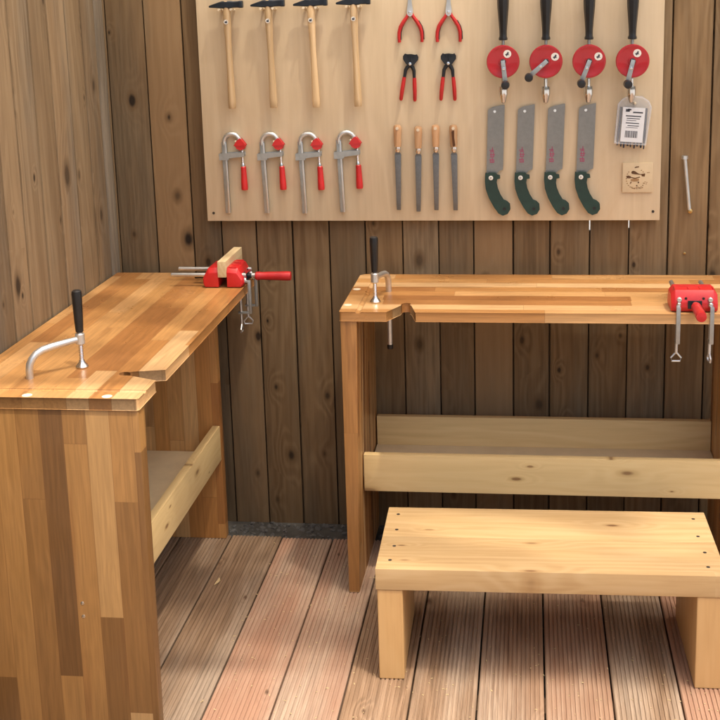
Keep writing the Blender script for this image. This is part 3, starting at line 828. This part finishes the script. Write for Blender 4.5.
# ------------------------------------------------------------------ vises (local: +X outwards, Y along the edge)
def make_vise(gap, label):
    r = thing('clamp_on_vise', (0, 0, 0), label, 'vise', 'red clamp on vises')
    def jaw(x0, sgn, name):
        sec = [(0, .002), (.041, .002), (.0460, .012), (.0450, .026), (.030, .053), (0, .056)]
        b = MB(); rings = []
        for w, k, kz in ((-.056, .90, .76), (-.046, 1, 1), (.046, 1, 1), (.056, .90, .76)):
            rings.append([(x0 + sgn * (a * k), w, .002 + (z - .002) * kz) for a, z in sec])
        b.loft(rings, True, .0016)
        return b.build(name, 'red', r, 22)
    fj = jaw(0, -1, 'fixed_jaw'); mj = jaw(gap, 1, 'moving_jaw')
    for w in (-.037, .037):
        b = MB(); b.lathe([(.0045, -.137), (.0058, -.1355), (.0058, gap + .047), (.0045, gap + .0485)], (0, w, .032), 'x', 16); b.build('guide_rod', 'steel', r)
        b = MB(); b.lathe([(.0062, gap + .044), (.0062, gap + .0475), (.004, gap + .050)], (0, w * 1.02, .020), 'x', 6); b.build('bolt', 'chrome', mj)
    b = MB(); b.box(gap + .0445, gap + .0475, -.017, .017, .010, .030, .001); b.build('recess', 'blackmetal', mj)
    for w in (-.021, .021):
        b = MB(); b.lathe([(.0032, gap + .040), (.0032, gap + .0425)], (0, w, .0345), 'x', 12); b.build('socket', 'black', mj)
    b = MB()
    for w in (-.046, -.014, .014, .046): b.box(gap + .004, gap + .026, w - .0016, w + .0016, .050, .0566, .0008)
    b.build('cast_rib', 'red', mj)
    b = MB(); b.lathe([(.0075, -.08), (.0075, gap + .062)], (0, 0, .021), 'x', 14); b.build('screw', 'blackmetal', r)
    b = MB(); b.lathe([(.0095, gap + .058), (.0098, gap + .067), (.0080, gap + .0685)], (0, 0, .021), 'x', 18)
    b.build('collar', 'chrome', r)
    b = MB(); b.lathe([(.0090, gap + .0672), (.0118, gap + .070), (.0122, gap + .078), (.0108, gap + .083), (.0116, gap + .10), (.0128, gap + .145), (.0130, gap + .160), (.0118, gap + .1665), (.004, gap + .168)], (0, 0, .021), 'x', 20)
    b.build('handle', 'red', r)
    ax = gap + .058
    for w in (-.040, .040):
        b = MB()
        b.box(ax - .004, ax + .004, w - .005, w + .005, -.076, .016, .001)
        b.box(gap + .040, ax + .003, w - .0045, w + .0045, .012, .0175, .001)
        b.box(ax - .034, ax + .002, w - .0045, w + .0045, -.0765, -.0705, .001)
        arm = b.build('clamp_arm', 'steel_dull', r)
        b = MB()
        prof = [(.0042 if k % 2 else .0036, -.108 + k * .0026) for k in range(29)]
        prof += [(.0075, -.0320), (.0075, -.0275)]
        b.lathe(prof, (ax - .026, w, .0), 'z', 12)
        ex, ew = (0, .0125) if w < 0 else (.0125, .002)
        b.tube([(ax - .026, w, -.104), (ax - .026 - ex, w - ew, -.119), (ax - .026 - ex * .8, w - ew * .8, -.127), (ax - .026 + ex * .8, w + ew * .8, -.127), (ax - .026 + ex, w + ew, -.119), (ax - .026, w, -.104)], .0025, 8)
        b.build('clamp_screw', 'steel', arm)
    return r
vr = make_vise(.002, 'red vise clamped to the front edge of the back workbench, its jaws closed')
vr.rotation_euler = (0, 0, -PI / 2); vr.location = (1.585, -.452 + .060 - .0, H + .0005)
vl = make_vise(.0235, 'red vise clamped to the far end of the left workbench, gripping a wood block')
vl.location = (.342, -.155, H + .0005)
b = MB(); b.newtone((.6, .2, .3)); b.box(-.0116, .0116, -.060, .135, -.022, .022, .001)
wb = b.build('wood_block', 'block_wood')
wb.location = (.342 + .01175, -.155, H + .0525)
tag(wb, 'small pale wooden block held upright in the jaws of the left vise', 'wood block')

# ------------------------------------------------------------------ hold-down clamps
def make_hold():
    r = thing('holdfast', (0, 0, 0), '', 'holdfast', 'bench holdfasts with black handles')
    R = .1175
    b = MB()
    b.tube([(0, 0, -.150), (0, 0, -.03), (0, 0, .018), (.002, 0, .030), (.008, 0, .041), (.018, 0, .0505), (.032, 0, .0565), (.055, 0, .060), (.085, 0, .0625), (R - .006, 0, .0645)], [.0070, .0076, .0080, .0080, .0080, .0080, .0080, .0078, .0072, .0066], 16)
    b.build('arm', 'steel', r)
    b = MB(); b.lathe([(.0078, -.158), (.0084, -.155), (.0084, -.147), (.006, -.145)], (0, 0, 0), 'z', 14); b.build('end_cap', 'black', r)
    b = MB(); b.lathe([(.0090, .053), (.0102, .0545), (.0102, .0755), (.0090, .077)], (R, 0, 0), 'z', 20); b.build('collar', 'steel', r)
    b = MB()
    prof = [(.0050 if k % 2 else .0044, .012 + k * .0017) for k in range(26)]
    prof += [(.0050, .060), (.0055, .078), (.0050, .090)]
    b.lathe(prof, (R, 0, 0), 'z', 14); b.build('spindle', 'chrome', r)
    b = MB(); b.lathe([(.0128, .0006), (.0138, .003), (.0120, .0065), (.0068, .0125), (.0060, .0165)], (R, 0, 0), 'z', 22); b.build('foot', 'chrome', r)
    b = MB(); b.lathe([(.0060, .079), (.0084, .081), (.0094, .100), (.0108, .145), (.0112, .164), (.0104, .1705), (.007, .173), (.002, .1735)], (R, 0, 0), 'z', 12); b.build('handle', 'black', r)
    return r
h1 = make_hold()
h1['label'] = 'steel holdfast with black handle near the front end of the left workbench'
h1.location = (.1356, -1.0128, H); h1.rotation_euler = (0, 0, math.atan2(.0839, .0876))
h2 = copy_tree(h1)
h2['label'] = 'steel holdfast with black handle at the left end of the back workbench'
h2.location = (.8128, -.2402, H); h2.rotation_euler = (0, 0, math.atan2(-.1121, -.0212))

# ------------------------------------------------------------------ stool
SH, ST, SD, SL = .2755, .0513, .3373, .7795
st = thing('step_stool', (.8396, -.8589, 0), 'low chunky pine step stool on the deck in front of the back workbench', 'stool', rz=.018)
for i, (y0, y1) in enumerate(((0, SD / 2 - .0002), (SD / 2 + .0002, SD))):
    b = MB(); b.newtone([(.5, .13, .35), (.55, .71, .42)][i]); b.box(0, SL, y0, y1, SH - ST, SH, .0018, 2); b.build('seat_plank', 'pine', st)
for i, (x0, x1) in enumerate(((.003, .061), (SL - .064, SL - .003))):
    b = MB(); b.newtone([(.5, .2, .3), (.6, .83, .5)][i]); b.box(x0, x1, .0025, SD - .012, 0, SH - ST - .0008, .0035, 3); b.build('leg', 'pine_z', st)
for x in (.031, SL - .034):
    for y in (.042, .118, .205, .295):
        b = MB(); b.lathe([(.0044, -.001), (.0044, .0003), (.0036, .0005)], (x + rr(-.004, .004), y + rr(-.005, .005), SH), 'z', 12); b.build('screw', 'screw', st)

# dry husk lying on the deck
p = at(217, 584, 2, 0)
b = MB(); b.tube([(p.x - .004, p.y - .012, .004), (p.x, p.y, .005), (p.x + .002, p.y + .012, .004), (p.x - .001, p.y + .03, .003)], [.001, .004, .0045, .001], 8, .5)
hs = b.build('dry_husk', 'leaf')
tag(hs, 'small dry tan husk lying on the deck beside the left workbench', 'husk')

b = MB()
for i in range(800):
    x, y = rr(.45, 2.1), rr(-1.5, -.16)
    l, w_ = rr(.0008, .0035), rr(.0004, .0012)
    a = rr(0, PI); ca, sa = math.cos(a), math.sin(a)
    z = .0004
    q = [(x + ca * l - sa * w_, y + sa * l + ca * w_), (x - ca * l - sa * w_, y - sa * l + ca * w_), (x - ca * l + sa * w_, y - sa * l - ca * w_), (x + ca * l + sa * w_, y + sa * l - ca * w_)]
    b.hexa([(u, v, z) for u, v in q] + [(u, v, z + .0009) for u, v in q])
tag(b.build('sawdust', 'leaf'), kind='stuff', label='tiny flecks of sawdust scattered on the decking', cat='sawdust')

# ------------------------------------------------------------------ light
SV = Vector((.26, -.22, 1.0)).normalized()
sun = bpy.data.lights.new('sun', 'SUN'); sun.energy = 2.0; sun.angle = math.radians(1.6); sun.color = (1.0, .93, .83)
so = bpy.data.objects.new('sun', sun); COL.objects.link(so)
so.rotation_euler = (-SV).to_track_quat('-Z', 'Y').to_euler()
w = bpy.data.worlds.new('World'); sc.world = w; w.use_nodes = True
nt = w.node_tree
sky = nt.nodes.new('ShaderNodeTexSky'); sky.sky_type = 'NISHITA'; sky.sun_disc = False
sky.sun_elevation = math.asin(SV.z); sky.sun_rotation = math.atan2(SV.x, SV.y)
sky.air_density = 1.0; sky.dust_density = 8.0; sky.ozone_density = .0
nt.links.new(sky.outputs[0], nt.nodes['Background'].inputs[0])
nt.nodes['Background'].inputs[1].default_value = .15

sc.view_settings.view_transform = 'Standard'; sc.view_settings.look = 'None'
sc.view_settings.gamma = 1.0; sc.view_settings.use_curve_mapping = False
sc.view_settings.exposure = .82
